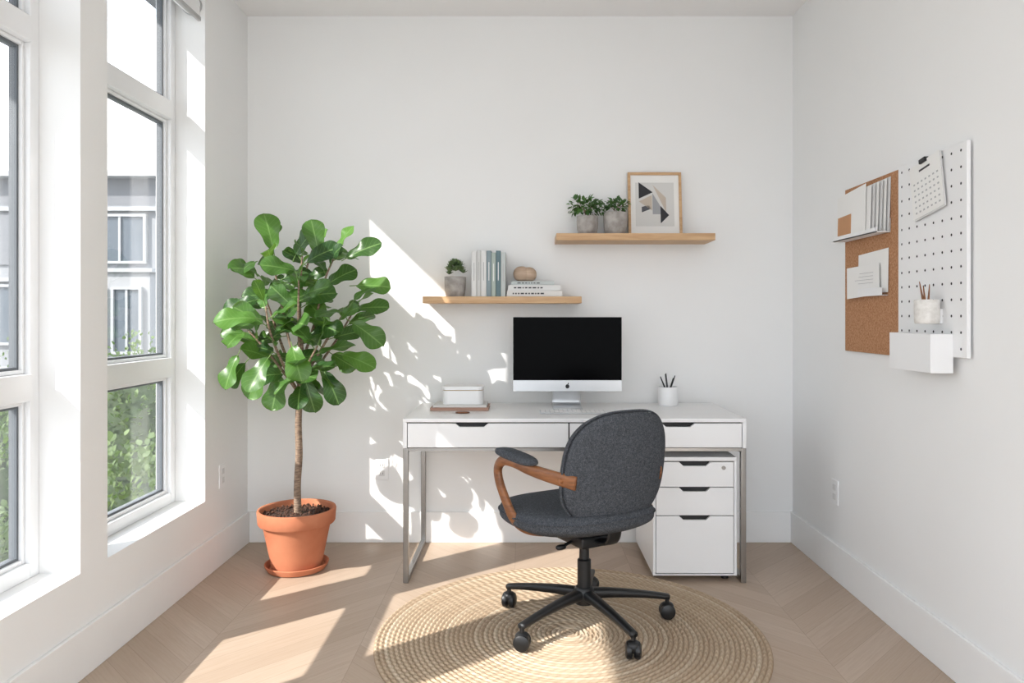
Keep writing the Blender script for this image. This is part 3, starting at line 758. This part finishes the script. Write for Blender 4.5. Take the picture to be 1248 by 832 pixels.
for a in [(-.10,-.02,1.50,-.15,-.1,.9,.19),(-.02,0,1.48,.5,-.2,.9,.16),(.12,-.03,1.48,-.15,-.2,1,.17),(.22,-.02,1.48,.9,-.1,.5,.18),
          (.26,-.03,1.36,1,-.2,.05,.17),(.28,-.05,1.25,1,-.2,.1,.15),(.26,-.08,1.20,.8,-.2,-.45,.18),(.20,-.05,1.04,.9,-.2,-.2,.17),(.14,-.08,.98,.5,-.3,-.75,.17),
          (.06,-.1,.95,.35,-.3,-.85,.16),(-.04,-.1,.97,-.15,-.3,-.95,.17),(-.10,-.08,1.0,-.5,-.2,-.8,.17),(-.20,-.07,1.02,-.6,-.2,-.75,.14),(-.24,-.08,1.06,-.35,-.3,-.9,.17),
          (-.22,-.07,1.14,-.8,-.2,-.1,.14),(-.16,-.06,1.18,-1,-.2,.05,.17),(-.17,0,1.40,-.9,-.1,.25,.17),(-.19,0,1.48,-.9,-.2,-.15,.14),(-.14,-.05,1.30,-.8,-.4,-.2,.17),
          (-.05,-.2,1.05,-.3,-.5,-.6,.18),(.04,-.22,1.10,.3,-.5,-.5,.18),(-.08,-.22,1.2,-.6,-.4,.1,.18),(.08,-.22,1.3,.5,-.4,.2,.17)]:
    b=Vector((px+a[0],py+a[1],a[2]))
    addleaf(b,Vector(a[3:6]),Vector((U(-.3,.3),-.8,.6)),a[6],U(.1,.9))
leaves('leaves',items,FIGP,M_fig,fg,15,6,.15,.28,.045)
V=[];F=[]
for b,e in pets:
    t=(e-b).normalized(); s=t.orthogonal().normalized(); u=t.cross(s); o=len(V); r_=.0022
    for q in (b,e+t*.01):
        for k in range(5):
            a=2*math.pi*k/5; V.append(q+s*r_*math.cos(a)+u*r_*math.sin(a))
    F+=[(o+k,o+(k+1)%5,o+5+(k+1)%5,o+5+k) for k in range(5)]
obj('petioles',V,F,mat('petiole',srgb(110,140,76),.6),fg,smooth=True)

# ------------------------------------------------------------------ recentre groups on their own geometry
bpy.context.view_layer.update()
for o in list(scene.objects):
    if o.parent is None and o.type=='EMPTY' and o.location.length<1e-6:
        pts=[ch_.matrix_world@Vector(c_) for ch_ in o.children for c_ in ch_.bound_box]
        if not pts: continue
        mn=Vector([min(p[i] for p in pts) for i in range(3)]); mx=Vector([max(p[i] for p in pts) for i in range(3)])
        c0=Vector(((mn.x+mx.x)/2,(mn.y+mx.y)/2,mn.z))
        o.location=c0
        for ch_ in o.children: ch_.location=ch_.location-c0
bpy.context.view_layer.update()

# ------------------------------------------------------------------ light
sd=Vector((1.25,1.0,-1.25*0.97)).normalized()
sun=bpy.data.lights.new('sun','SUN'); sun.energy=8.5; sun.angle=math.radians(0.53); sun.color=(1.0,.96,.905)
so_=bpy.data.objects.new('sun',sun); COL.objects.link(so_); so_.rotation_euler=sd.to_track_quat('-Z','Y').to_euler(); so_.location=(-6,-5,7)
w=bpy.data.worlds.new('sky'); scene.world=w; w.use_nodes=True; nt=w.node_tree; g=G(nt)
bg=nt.nodes['Background']; tc=nt.nodes.new('ShaderNodeTexCoord'); sp=nt.nodes.new('ShaderNodeSeparateXYZ'); nt.links.new(tc.outputs['Generated'],sp.inputs[0])
nz=g.noise(tc.outputs['Generated'],3.0,5)
c1=g.ramp(sp.outputs[2],[(0.0,srgb(236,243,251)),(0.5,srgb(220,233,249))])
c2=g.mix(g.ramp(nz,[(0.45,(0,0,0,1)),(0.62,(1,1,1,1))]),c1,srgb(250,252,255))
nt.links.new(c2,bg.inputs['Color']); bg.inputs['Strength'].default_value=3.2

# ------------------------------------------------------------------ camera
cam=bpy.data.cameras.new('camera'); co=bpy.data.objects.new('camera',cam); COL.objects.link(co)
co.location=(0,0,1.216); co.rotation_euler=(math.pi/2,0,0)
cam.sensor_width=36; cam.lens=900/1248*36; cam.shift_x=-16/1248; cam.shift_y=-31/1248; cam.clip_start=.05
scene.camera=co
scene.view_settings.view_transform='Standard'
scene.view_settings.look='None'
scene.view_settings.exposure=0.0
